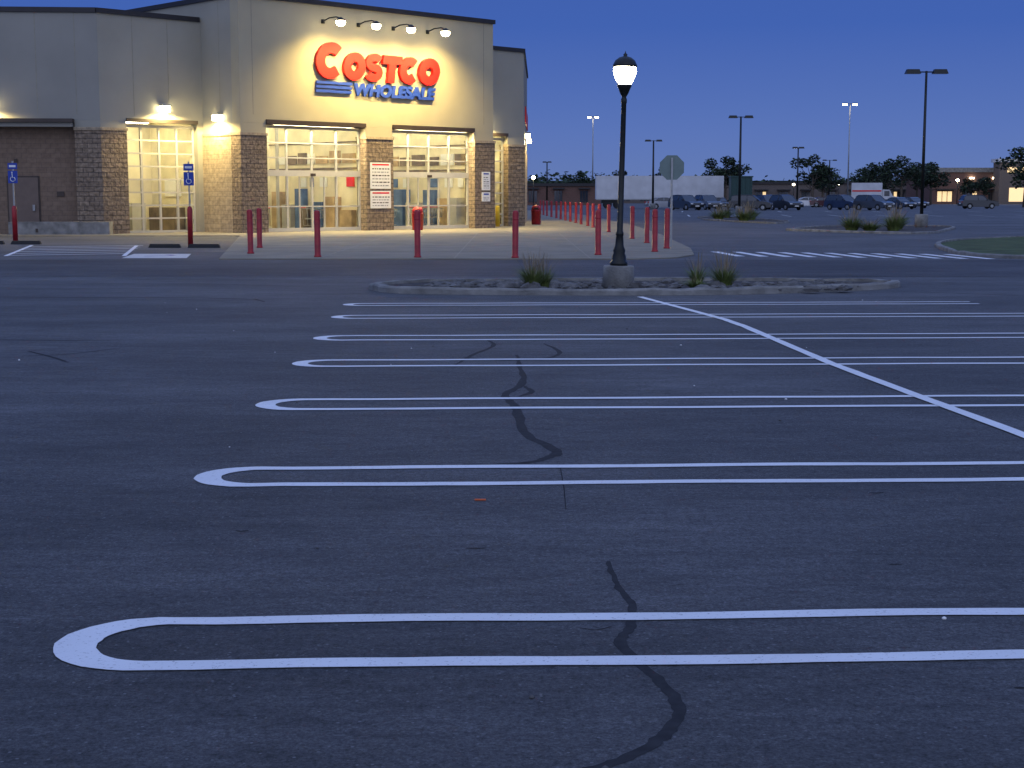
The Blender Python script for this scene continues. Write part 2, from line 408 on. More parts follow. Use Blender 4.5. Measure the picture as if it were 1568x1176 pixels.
def grass(x,y,h,n=160,r=.28,z=.06,plumes=30,wdt=.006):
    b=MB()
    for i in range(n+plumes):
        pl=i>=n
        a=U(0,6.28); rr=r*.3*math.sqrt(R()); bx,by=rr*math.cos(a),rr*math.sin(a)
        a+=U(-.5,.5); hh=h*(U(.35,.7) if not pl else U(.75,1.25)); lean=U(.1,1.0)*r*(1 if not pl else .75)*1.1
        px,py=-math.sin(a),math.cos(a); w=wdt*(1 if not pl else .55)
        pts=[]
        for t in (0,.35,.7,1):
            o=lean*t**1.8; pts.append((bx+math.cos(a)*o,by+math.sin(a)*o,hh*(t-.12*t*t*(lean/r))))
        ws=(w,w*.9,w*.6,0.001)
        if pl: ws=(w*.6,w*.4,w*1.6,w*.5)
        idx=b.av([(p[0]+px*q,p[1]+py*q,p[2]) for p,q in zip(pts,ws)]+[(p[0]-px*q,p[1]-py*q,p[2]) for p,q in zip(pts,ws)])
        for t in range(3): b.af([idx+t,idx+t+1,idx+5+t,idx+4+t],'plume' if pl and t>=1 else 'grass')
    b.build('ornamental_grass',None,(x,y,z))
grass(.35,25.3,.6,330,.36,plumes=60); grass(.55,25.6,.5,160,.3,plumes=40); grass(3.62,25.4,.6,330,.36,plumes=60); grass(3.1,25.2,.24,220,.28,plumes=10); grass(3.3,26.6,.5,150,.3,plumes=30)
for x,y,h in ((15.2,67,1.0),(17.2,67.5,1.0),(18.0,70,1.1),(15.9,66.5,.6)): grass(x,y,h,300,.75,wdt=.018)
for x,y,h in ((14.4,93,1.0),(15.6,98,1.1),(15.4,108,1.1),(13.8,100,.9)): grass(x,y,h,220,.9,wdt=.025)

# ---------------------------------------------------------------- street furniture
def bollard(x,y,h=1.22,z=.03):
    b=MB(); t=.08
    b.lathe([(t+.02,0),(t+.02,.03),(t,.05),(t,h-.07),(t*.92,h-.035),(t*.7,h-.01),(.001,h)],0,0,'red',14)
    b.lathe([(t+.004,h*.80),(t+.004,h*.83)],0,0,'red',14)
    ob=b.build('bollard',None,(x,y,z)); ob.rotation_euler=(U(-.012,.012),U(-.012,.012),0)
for x,y in ((-7.26,41.5),(-7.8,46.2),(-5.1,39.2),(-2.46,38.9),(.08,38.6),(2.34,40.6),(4.1,42.9),(4.72,45.6),(4.6,51),(4.5,56),(4.4,61),(4.3,66.5),(4.2,72),(4.12,76),(4.05,80),(3.9,84.5),(3.8,89),(3.65,93.5),(3.5,98),(3.35,103),(3.2,108),(3.0,114),(2.8,120),(2.65,126),(2.5,132)):
    bollard(x,y)
def accsign(x,y,z0):
    e=empty('accessible_parking_sign',(x,y,0))
    b=MB(); t=.085
    b.lathe([(t,0),(t,1.2),(t*.7,1.27),(.001,1.3)],0,0,'red',14); b.build('bollard_base',e)
    b=MB(); b.box(-.025,.025,.0,.04,1.2,z0+.75,'galv'); b.build('post',e)
    b=MB(); b.box(-.16,.16,-.02,-.005,z0,z0+.42,'bluesign'); b.box(-.16,.16,-.02,-.005,z0+.47,z0+.68,'bluesign')
    arc_=[(.0+.08*math.cos(q),-.026,z0+.14+.08*math.sin(q)) for q in [math.radians(v) for v in range(120,400,20)]]
    b.tube(arc_,.012,'whitesign',4); b.tube([(-.02,-.026,z0+.34),(-.01,-.026,z0+.19),(.06,-.026,z0+.19),(.09,-.026,z0+.09)],.014,'whitesign',4)
    b.box(-.04,0,-.03,-.021,z0+.35,z0+.385,'whitesign'); b.box(-.11,.11,-.026,-.021,z0+.54,z0+.61,'whitesign')
    b.build('panel',e)
accsign(-17.0,51.2,2.05); accsign(-10.3,47.9,1.95)

e=empty('street_lamp',(1.80,25.3,.0)); e.rotation_euler=(0,math.radians(1.3),0)
b=MB(); 
b.lathe([(.27,.02),(.265,.42),(.25,.45),(.001,.45)],0,0,'concg',20); b.build('concrete_footing',e)
b=MB(); b.lathe([(.15,.45),(.15,.50),(.12,.53),(.12,.60),(.095,.66),(.105,.70),(.075,.78),(.06,.95),(.068,.97),(.068,1.0),(.052,1.03),(.042,3.15),(.05,3.17),(.05,3.22),(.035,3.26),(.07,3.32),(.1,3.40),(.12,3.44),(.12,3.47)],0,0,'black',16); b.build('pole',e)
b=MB(); b.lathe([(.10,3.47),(.135,3.52),(.17,3.60),(.19,3.68),(.19,3.72),(.18,3.75)],0,0,'globe',20); b.build('globe',e)
b=MB(); b.lathe([(.185,3.75),(.205,3.755),(.2,3.79),(.165,3.86),(.1,3.91),(.03,3.93),(.035,3.96),(.012,3.98),(.001,4.02)],0,0,'black',20); 
for k in range(4):
    q=k*math.pi/2+.5; b.tube([(.12*math.cos(q),.12*math.sin(q),3.46),(.2*math.cos(q),.2*math.sin(q),3.64),(.2*math.cos(q),.2*math.sin(q),3.76)],.006,'black',4)
b.build('cap',e)

e=empty('stop_sign',(5.0,47,0)); b=MB()
b.box(-.03,.03,-.02,.02,0,2.2,'galv'); b.build('post',e)
b=MB(); oc=[(.41*math.cos(math.radians(22.5+45*k)),.41*math.sin(math.radians(22.5+45*k))) for k in range(8)]
i=b.av([(x,.03,2.5+z) for x,z in oc]+[(x,.036,2.5+z) for x,z in oc])
b.af(range(i,i+8),'signback'); b.af(reversed(range(i+8,i+16)),'redsign')
for k in range(8): b.af([i+k,i+(k+1)%8,i+8+(k+1)%8,i+8+k],'signback')
b.box(-.03,.03,-.02,.029,2.2,2.8,'galv'); b.build('panel',e)

def lotpole(x,y,h,span=2.1,base=True,lit=False,rot=0,thick=.09,single=False):
    e=empty('parking_lot_lamp',(x,y,0),rot); b=MB()
    if base: b.lathe([(.33,0),(.33,.68),(.29,.72),(.001,.72)],0,0,'concg',16); b.build('footing',e)
    b=MB(); b.tube([(0,0,.7 if base else 0),(0,0,h)],[thick,thick*.65],'galv' if lit else 'black',8); b.build('pole',e)
    b=MB(); b.tube([(-span/2+.4,0,h-.05),(span/2-.4,0,h-.05)],.035,'black',6)
    for s in (-1,1):
        if single and s<0: continue
        x0,x1=sorted((s*span/2,s*(span/2-.75)))
        i=b.av([(x0,-.2,h-.14),(x1,-.2,h-.14),(x1,.2,h-.14),(x0,.2,h-.14),(x0+.08,-.14,h+.08),(x1-.08,-.14,h+.08),(x1-.08,.14,h+.08),(x0+.08,.14,h+.08)])
        for f in ((0,1,5,4),(1,2,6,5),(2,3,7,6),(3,0,4,7),(4,5,6,7)): b.af([i+q for q in f],'black')
        b.af([i+3,i+2,i+1,i],'cool' if lit else 'dglass')
        if lit: b.box(x0+.02,x1-.02,-.18,.18,h-.32,h-.145,'cool')
    b.build('heads',e)
lotpole(20.5,75,7.75)
lotpole(19.4,128,8.3,thick=.12); lotpole(16.9,180,8.2,thick=.14); lotpole(38,200,8.0,1.6,thick=.13); lotpole(6.1,262,7.5,1.6,thick=.15); lotpole(57,270,8,2.6,thick=.15)
lotpole(16.1,300,17.3,2.2,False,True,thick=.14); lotpole(55.9,250,16.8,2.4,False,True,thick=.13)

# ---------------------------------------------------------------- warehouse store
TH=math.radians(44.3)
B=empty('warehouse_store',(-11.6,64.5,0),TH)
def toW(lx,ly): return (-11.6+lx*math.cos(TH)-ly*math.sin(TH), 64.5+lx*math.sin(TH)+ly*math.cos(TH))
HW=9.15; HP=10.0; OH=4.75
w=MB()
w.box(0,14.9,0,.6,OH,HP,'stucco_lamplit')
for x0,x1 in ((0,1.3),(6.8,8.4),(13.6,14.9)):
    w.box(x0,x1,0,.6,4.2,OH-.003,'stucco_lamplit')
w.box(0,.5,.603,12,4.2,HP,'stucco_lamplit3'); w.box(14.4,14.9,.603,12,4.2,HP,'stucco_lamplit3')
w.box(.5,14.4,11.5,12,0,HP,'stucco_lamplit3')
w.box(-5,-.003,2.9,3.4,OH,HW,'stucco_lamplit3'); w.box(-.3,-.003,2.9,3.4,0,OH-.003,'stucco_lamplit3')
w.box(14.903,19.9,2.9,3.4,OH,HW,'stucco_lamplit3'); w.box(14.903,15.3,2.9,3.4,0,OH-.003,'stucco_lamplit3')
w.box(18.7,19.9,2.9,3.4,4.2,OH-.003,'stucco_lamplit3')
aA=math.atan2(-5.9,7); oA=(-12,8.8)
w.box(-8,9.15,0,.5,OH,HW,'stucco_lamplit2',oA,aA)
w.box(8.1,9.15,0,.5,4.2,OH-.003,'stucco_lamplit3',oA,aA)
aC=math.atan2(12.3,12.5); oC=(19.9,2.9)
w.box(0,17.5,0,.5,4.2,HW,'stucco_lamplit2',oC,aC)
w.build('walls',B)
w=MB()
w.prism([(-12,9.2),(-5,3.4),(-.01,3.4),(-.01,12.05),(14.91,12.05),(14.91,3.4),(19.7,3.4),(32,15.4),(32,45),(-25,45),(-18,14)],8.7,8.8,'cap')
w.box(.5,14.4,.6,11.5,9.5,9.6,'cap')
w.build('roofs',B)
w=MB()
def cap(x0,x1,y0,y1,z,o=(0,0),a=0): w.box(x0,x1,y0,y1,z,z+.2,'cap',o,a)
cap(-.08,14.98,-.1,.7,HP+.002); cap(-.08,.6,.703,12.1,HP+.002); cap(14.3,14.98,.703,12.1,HP+.002)
cap(-5.05,-.085,2.82,3.5,HW+.002); cap(14.985,19.95,2.82,3.5,HW+.002)
cap(-8,9.12,-.08,.55,HW+.005,oA,aA); cap(.05,17.5,-.08,.55,HW+.005,oC,aC)
w.build('parapet_caps',B)
w=MB()
for x in (.65,14.25): w.box(x,x+.03,-.004,.0,5.1,HP-.02,'joint')
for x in (-3.4,-1.7): w.box(x,x+.03,2.896,2.9,5.0,HW-.02,'joint')
for x in (5,6.6,8.2): w.box(x,x+.03,-.004,0,5.0,HW-.02,'joint',oA,aA)
w.box(-.004,0,1.5,1.53,5,HP-.02,'joint')
w.build('control_joints',B)
w=MB()
for x0,x1 in ((-.06,1.3),(6.8,8.4),(13.6,14.96)):
    w.box(x0,x1,-.06,.66,0,4.2,'stone'); w.box(x0-.03,x1+.03,-.10,.7,4.203,4.32,'block')
w.box(-.058,.5,.663,2.9,0,4.2,'block'); w.box(-.09,.53,.703,2.86,4.203,4.3,'block')
w.box(14.4,14.958,.663,2.9,0,4.2,'block')
w.box(.5,.9,.67,11.5,0,OH,'inwall'); 
w.box(-5.03,-3.8,2.84,3.5,0,OH-.4,'stone'); w.box(-5.08,-3.77,2.80,3.52,OH-.397,OH-.28,'block')
w.box(-5.0,-3.8,2.9,3.4,OH-.277,OH-.003,'stucco_lamplit3')
w.box(8.1,9.19,-.06,.5,0,OH-.4,'stone',oA,aA); w.box(8.07,9.2,-.1,.52,OH-.397,OH-.28,'block',oA,aA)
w.box(18.7,19.95,2.84,3.5,0,4.2,'stone'); w.box(18.67,19.98,2.8,3.52,4.203,4.32,'block')
w.box(0.03,2.0,-.06,.5,0,4.197,'stone',oC,aC); w.box(2.003,17.5,-.03,.5,0,4.197,'block',oC,aC)
w.build('stone_piers',B)
w=MB(); w.box(6,17.6,-.06,-.003,5.8,6.7,'redsign',oC,aC)
w.box(1.3,6.8,-.08,-.003,OH-.02,OH+.16,'lintel'); w.box(8.4,13.6,-.08,-.003,OH-.02,OH+.16,'lintel')
w.box(1.3,6.8,.003,.55,OH-.06,OH-.003,'lintel'); w.box(8.4,13.6,.003,.55,OH-.06,OH-.003,'lintel')
w.box(-3.8,-.3,2.82,2.897,OH-.02,OH+.14,'lintel'); w.box(15.3,18.7,2.82,2.897,OH-.02,OH+.14,'lintel')
w.box(-8,8.1,-.5,-.003,OH-.1,OH+.05,'lintel',oA,aA); w.box(-8,8.05,-.35,-.003,OH-.28,OH-.103,'stucco_lamplit2',oA,aA)
w.build('lintels_and_bands',B)
w=MB(); w.box(-8,8.1,.35,.6,0,OH-.003,'brown',oA,aA); w.build('service_wall',B)
w=MB(); w.box(5.15,6.5,.31,.347,.05,2.45,'lintel',oA,aA); w.box(5.21,6.44,.28,.308,.08,2.39,'door',oA,aA)
w.box(6.2,6.3,.2,.28,1.0,1.25,'galv',oA,aA); w.box(7.2,7.5,.3,.347,1.6,1.8,'lintel',oA,aA); w.box(5.5,5.62,.25,.347,3.0,3.15,'lintel',oA,aA)
w.build('service_door',B)
fr=MB(); gl=MB()
def storefront(x0,x1,y,nb,z1=OH-.06,door=True):
    n=nb
    for i in range(n+1):
        x=x0+(x1-x0)*i/n; ww=.045 if 0<i<n else .09
        fr.box(max(x0,x-ww),min(x1,x+ww),y,y+.1,0.03,z1,'frame')
    def bar(z,t,dy=.003): 
        fr.box(x0,x1,y-dy,y+.1+dy,z-t,z+t,'frame')
    bar(z1-.06,.06)
    if door:
        bar(2.62,.13,.02); bar(3.3,.03); bar(3.95,.03); bar(.12,.08); bar(1.15,.03)
        for i in (1,2):
            xm=x0+(x1-x0)*(i+.5)/n
            fr.box(xm-.025,xm+.025,y+.02,y+.09,.2,2.48,'frame')
        # header sensor box and handles
        fr.box(x0+(x1-x0)*.5-.12,x0+(x1-x0)*.5+.12,y-.1,y-.022,2.5,2.62,'lintel')
    else:
        for q in range(1,8): bar(.1+q*(z1-.2)/8,.035)
        bar(.08,.05)
    i=gl.av([(x0,y+.05,.03),(x1,y+.05,.03),(x1,y+.05,z1),(x0,y+.05,z1)]); gl.af([i,i+1,i+2,i+3],'glass')
storefront(1.3,6.8,.4,4); storefront(8.4,13.6,.4,4)
storefront(-3.8,-.3,3.2,4,OH-.1,False); storefront(15.3,18.7,3.2,3,OH-.1,False)
fr.build('storefront_frames',B); gl.build('storefront_glass',B)
w=MB()
w.box(.9,14.4,.66,11.5,-.0,.036,'infloor'); w.box(.9,14.4,11.3,11.497,.04,5.5,'inwall'); w.box(14.0,14.397,.67,11.3,.04,5.5,'inwall')
w.box(.9,14.4,.66,11.49,5.5,5.6,'inwall')
w.box(7.1,7.5,.67,8.0,.04,5.49,'inwall')
w.box(-3.85,-.2,3.41,7,0,.036,'infloor'); w.box(-3.85,-.2,7,7.1,0,OH+.3,'inwall'); w.box(-4,-3.852,3.51,7,0,OH+.3,'inwall'); w.box(-.2,-.07,3.41,7,0,OH+.3,'inwall'); w.box(-4,-.2,3.41,7.1,OH+.31,OH+.4,'inwall')
w.box(15.2,18.8,3.41,7,0,.036,'infloor'); w.box(15.2,18.8,7,7.1,0,OH+.3,'inwall'); w.box(18.802,18.9,3.51,7,0,OH+.3,'inwall'); w.box(15.0,15.198,3.41,7,0,OH+.3,'inwall'); w.box(15.0,18.9,3.41,7.1,OH+.31,OH+.4,'inwall')
w.build('interior_rooms',B)
w=MB()
for y in (1.6,3.8,6.0,8.2,10.2):
    for x0,x1 in ((1.5,3.6),(4.4,6.6),(8.7,10.8),(11.5,13.6)): w.box(x0,x1,y,y+.16,5.35,5.42,'tube')
w.box(-3.3,-1,4.4,4.6,OH+.1,OH+.16,'tube'); w.box(-3.3,-1,5.8,6.0,OH+.1,OH+.16,'tube'); w.box(15.8,18.2,4.6,4.8,OH+.1,OH+.16,'tube')
w.build('fluorescent_fixtures',B)
w=MB()
for (x0,x1,yy) in ((1.2,4.0,10.3),(4.4,6.9,9.2),(8.8,11.2,9.6),(11.6,13.9,10.4)):
    for z in (.1,1.1,2.0): w.box(x0,x1,yy,yy+.8,z,z+.06,'shelf')
    for x in (x0,x1-.06): w.box(x,x+.06,yy-.01,yy+.81,.04,2.7,'shelf')
    x=x0+.1
    while x<x1-.5:
        for z in (.17,1.17,2.07):
            if R()<.85: w.box(x,x+U(.3,.42),yy+.05,yy+.7,z,z+U(.3,.75),random.choice(['box1','box2','whitesign','box1','redsign']))
        x+=.5
# inner vestibule screens, header boards and merchandise along the side walls seen through the doors
def sidewall(xw,y0,y1):
    w.box(xw-.05,xw-.003,y0,y1,2.85,2.95,'shelf'); w.box(xw-.05,xw-.003,y0,y1,4.1,4.16,'shelf')
    y=y0+.2
    while y<y1-.9:
        wd=U(.6,1.2)
        w.box(xw-.06,xw-.003,y,y+wd*.85,3.15,3.15+U(.35,.6),random.choice(['shelf','box1','whitesign','box2','shelf']))
        hh=U(.8,2.0); w.box(xw-U(.3,.6),xw-.003,y,y+wd*.8,.04,hh,random.choice(['box1','shelf','frame','box2','box1']))
        if R()<.6: w.box(xw-.05,xw-.003,y+.1,y+wd*.6,2.05,2.5,random.choice(['redsign','whitesign','box2']))
        y+=wd
sidewall(7.1,.9,8); sidewall(14.0,.9,9)
for xx,yy in ((3.2,5.0),(5.4,5.0),(10.2,5.4),(12.3,5.4),(4.4,7.5),(11.4,7.8)): w.box(xx,xx+.12,yy,yy+.12,.04,5.49,'frame')
w.box(.95,7.05,5.0,5.1,2.6,2.8,'frame'); w.box(7.6,13.95,5.4,5.5,2.6,2.8,'frame')
w.box(-3.4,-2.6,5.5,6.2,.04,.9,'box1'); w.box(-.75,-.22,4.2,6.4,.04,1.1,'shelf'); w.box(-.26,-.205,4.5,5.8,1.6,2.4,'whitesign'); w.box(-1.9,-1.2,5.9,6.4,.04,1.3,'frame')
w.box(2.0,3.1,6.8,7.4,.04,1.1,'frame'); w.box(4.6,5.8,7,7.6,.04,1.0,'frame')
w.build('shelving_and_goods',B)
def poster(x0,x1,z0,z1,lines,head='bluesign'):
    w=MB(); w.box(x0,x1,-.10,-.064,z0,z1,'whitesign'); w.box(x0+.1,x1-.1,-.104,-.1005,z1-.13,z1-.06,head)
    n=lines; H=(z1-z0-.28)/n
    for i in range(n):
        z=z1-.26-i*H; x=x0+.1
        while x<x1-.15:
            l=U(.06,.2); w.box(x,min(x+l,x1-.08),-.1035,-.1005,z-H*.35,z,'galv' if i%2 else 'lintel'); x+=l+.05
    w.build('poster',B)
poster(7.0,8.2,1.95,3.15,6,'redsign'); poster(7.0,8.2,1.05,1.85,4,'redsign')
poster(14.05,14.6,1.9,2.8,6); poster(14.05,14.6,1.35,1.8,3)
def stroke(mb,pts,wd,x0,x1,z0,z1,k,sh,closed=False,y0=-.2,y1=-.04):
    P=[(x0+p[0]*(x1-x0),z0+p[1]*(z1-z0)) for p in pts]; n=len(P); O=[];I=[]
    for a in range(n):
        q0=P[(a-1)%n] if closed else P[max(a-1,0)]; q1=P[(a+1)%n] if closed else P[min(a+1,n-1)]
        dx,dz=q1[0]-q0[0],q1[1]-q0[1]; l=math.hypot(dx,dz); nx,nz=-dz/l*wd/2,dx/l*wd/2
        O.append((P[a][0]+nx,P[a][1]+nz)); I.append((P[a][0]-nx,P[a][1]-nz))
    def sp(p,y): return (p[0]+sh*(p[1]-6.85),y,p[1])
    i=mb.av([sp(p,y0) for p in O]+[sp(p,y0) for p in I]+[sp(p,y1) for p in O]+[sp(p,y1) for p in I])
    for a in range(n if closed else n-1):
        q=(a+1)%n
        mb.af([i+a,i+q,i+n+q,i+n+a],k); mb.af([i+a,i+2*n+a,i+2*n+q,i+q],k); mb.af([i+n+a,i+n+q,i+3*n+q,i+3*n+a],k)
    if not closed:
        for a in (0,n-1): mb.af([i+a,i+n+a,i+3*n+a,i+2*n+a],k)
def arc(c,r,a0,a1,n=22): return [(c[0]+r[0]*math.cos(math.radians(a0+(a1-a0)*t/n)),c[1]+r[1]*math.sin(math.radians(a0+(a1-a0)*t/n))) for t in range(n+1)]
L=MB(); sh=.12
def letter(ch,x0,x1,z0,z1,wd):
    W_=x1-x0;H_=z1-z0; ix=wd/2/W_; iz=wd/2/H_
    if ch=='C': stroke(L,arc((.5,.5),(.5-ix,.5-iz),45,315),wd,x0,x1,z0,z1,'redsign',sh)
    if ch=='O': stroke(L,arc((.5,.5),(.5-ix,.5-iz),0,345,23),wd,x0,x1,z0,z1,'redsign',sh,True)
    if ch=='T':
        stroke(L,[(0,1-iz),(1,1-iz)],wd,x0,x1,z0,z1,'redsign',sh); stroke(L,[(.5,1-iz*2+.01),(.5,0)],wd*1.05,x0,x1,z0,z1,'redsign',sh,y0=-.198)
    if ch=='S':
        w2=wd*.86; iz=w2/2/H_; ix=w2/2/W_; ry=(1-2*iz)/4
        p=arc((.5,1-iz-ry),(.46-ix,ry),25,270,14)+arc((.5,iz+ry),(.48-ix,ry),90,-155,14)[1:]
        stroke(L,p,w2,x0,x1,z0,z1,'redsign',sh)
letter('C',3.85,5.46,6.80,8.42,.48)
letter('O',5.40,6.66,6.80,8.06,.42); letter('S',6.62,7.69,6.80,8.08,.40); letter('T',7.64,8.78,6.80,8.04,.39); letter('C',8.68,9.90,6.80,8.06,.42); letter('O',9.86,11.16,6.80,8.08,.43)
for q in range(3):
    z=6.2+q*.19; L.box(3.95+q*.02,5.95+q*.02,-.12,-.04,z,z+.125,'bluesign')
S=empty('store_sign',(-11.6,64.5,0),TH)
L.build('red_letters',S)
text('WHOLESALE',S,'blue_letters',6.1,11.0,-.1,6.12,6.71,'bluesign',.18,.05,.05)
for i,s in enumerate((4.45,6.45,8.5,10.6)):
    w=MB(); z=9.3
    w.lathe([(.001,z-.09),(.09,z-.09),(.09,z+.09)],s,-.03,'black',8)
    w.tube([(s,-.0,z),(s,-.5,z+.12),(s,-1.0,z+.12),(s,-1.25,z+.05)],.03,'black',6)
    w.lathe([(.06,z+.08),(.1,z+.04),(.23,z-.04),(.25,z-.08)],s,-1.3,'black',14)
    w.lathe([(.001,z-.30),(.14,z-.27),(.21,z-.16),(.2,z-.06)],s,-1.3,'bulb',12)
    w.build('sign_light_fixture',B)
    l=bpy.data.lights.new('sign_light','SPOT'); l.energy=1750; l.color=(1,.74,.27); l.spot_size=math.radians(130); l.spot_blend=.9; l.shadow_soft_size=.15
    o=bpy.data.objects.new('sign_light',l); col.objects.link(o); o.parent=B; o.location=(s,-2.0,z-.36)
    dv=Vector((0,1.45,-3.2)); o.rotation_euler=dv.to_track_quat('-Z','Y').to_euler()
def wallpack(lx,ly,z,nx,ny,E):
    a_=math.atan2(ny,nx)+math.pi/2
    w=MB(); w.T=Matrix.Translation((lx,ly,0))@Matrix.Rotation(a_,4,'Z')
    w.box(-.16,.16,-.04,0,z-.1,z+.18,'galv'); w.box(-.2,.2,-.32,-.043,z+.1,z+.2,'galv'); w.box(-.19,.19,-.31,-.043,z-.14,z+.097,'pack')
    w.build('wall_pack',B)
    l=bpy.data.lights.new('wall_pack_light','SPOT'); l.energy=E; l.color=(1,.76,.31); l.spot_size=math.radians(168); l.spot_blend=.25; l.shadow_soft_size=.1
    o=bpy.data.objects.new('wall_pack_light',l); col.objects.link(o); o.parent=B; o.location=(lx+nx*.5,ly+ny*.5,z-.17)
wallpack(-2.0,2.9,5.35,0,-1,600); wallpack(0,1.5,5.0,-1,0,650)
ua=(math.cos(aA),math.sin(aA)); na=(ua[1],-ua[0])
wallpack(oA[0]+ua[0]*4.5,oA[1]+ua[1]*4.5,5.35,na[0],na[1],450)
wallpack(17.0,2.9,5.3,0,-1,450)
wallpack(14.9,1.5,5.0,1,0,250)
uc=(math.cos(aC),math.sin(aC)); nc=(uc[1],-uc[0])
for t in (5,13): wallpack(oC[0]+uc[0]*t,oC[1]+uc[1]*t,5.0,nc[0],nc[1],700)
for x in (4.05,11.0):
    l=bpy.data.lights.new('entrance_spill_fill','AREA'); l.shape='RECTANGLE'; l.size=4.4; l.size_y=.3; l.energy=700; l.color=(1,.80,.42)  # added lamp without a fixture, throws warm door spill onto the apron
    o=bpy.data.objects.new('entrance_spill_fill',l); col.objects.link(o); o.parent=B; o.location=(x,.2,OH-.1); o.rotation_euler=(math.radians(-35),0,0)

k=MB()
k.box(5.5,9.6,-1.1,-.35,.0,.52,'concg',oA,aA); k.box(6.6,6.7,-1.13,-1.103,.1,.25,'lintel',oA,aA); o=k.build('concrete_planter'); o.location=(-11.6,64.5,.03); o.rotation_euler[2]=TH
def bin_(lx,ly,world=False,s=.8):
    x,y=(lx,ly) if world else toW(lx,ly)
    e=empty('litter_bin',(x,y,.03)); b=MB()
    b.lathe([(.30,0),(.32,.05),(.34,.9),(.36,.92),(.36,.98),(.33,1.0)],0,0,'red',18); b.build('drum',e)
    b=MB(); b.lathe([(.33,1.0),(.32,1.15),(.22,1.32),(.001,1.36)],0,0,'red',18); b.box(-.15,.15,-.34,-.28,1.05,1.18,'black'); b.build('lid',e)
    e.scale=(s,s,s)
bin_(9.15,-.9); bin_(2.0,1.4); bin_(1.35,84,True)
def cart(lx,ly,rot):
    x,y=toW(lx,ly); e=empty('shopping_cart',(x,y,.04),rot); b=MB()
    top=[(-.45,-.28,1.0),(.5,-.22,.92),(.5,.22,.92),(-.45,.28,1.0)]; bot=[(-.35,-.2,.5),(.42,-.16,.55),(.42,.16,.55),(-.35,.2,.5)]
    for P_ in (top,bot):
        for a in range(4): b.tube([P_[a],P_[(a+1)%4]],.014,'galv',4)
    for a in range(4):
        for t in (0,.25,.5,.75):
            p=[top[a][c]*(1-t)+top[(a+1)%4][c]*t for c in range(3)]; q=[bot[a][c]*(1-t)+bot[(a+1)%4][c]*t for c in range(3)]
            b.tube([p,q],.008,'galv',4)
    b.build('basket',e); b=MB()
    for s in (-1,1): b.tube([(-.45,s*.28,1.0),(-.4,s*.22,.2),(.4,s*.2,.16)],.014,'galv',4)
    b.tube([(-.52,-.27,1.03),(-.52,.27,1.03)],.02,'redsign',6)
    b.build('frame',e); b=MB()
    for s in (-1,1):
        for xx in (-.38,.38): b.tube([(xx,s*.2-.015,.07),(xx,s*.2+.015,.07)],.065,'rubber',8)
    b.build('wheels',e)
for i in range(4): cart(9.2+i*.45,2.6+.1*i,1.2)
for i in range(4): cart(11.8+i*.42,2.2,1.3)
cart(6.0,3,0.6); cart(3.4,3.6,2.2)
y_=empty('yellow_post',(-.75,78.4,.03)); b=MB(); b.lathe([(.12,0),(.12,1.0),(.08,1.08),(.001,1.1)],0,0,'yellow',12); b.build('post',y_)

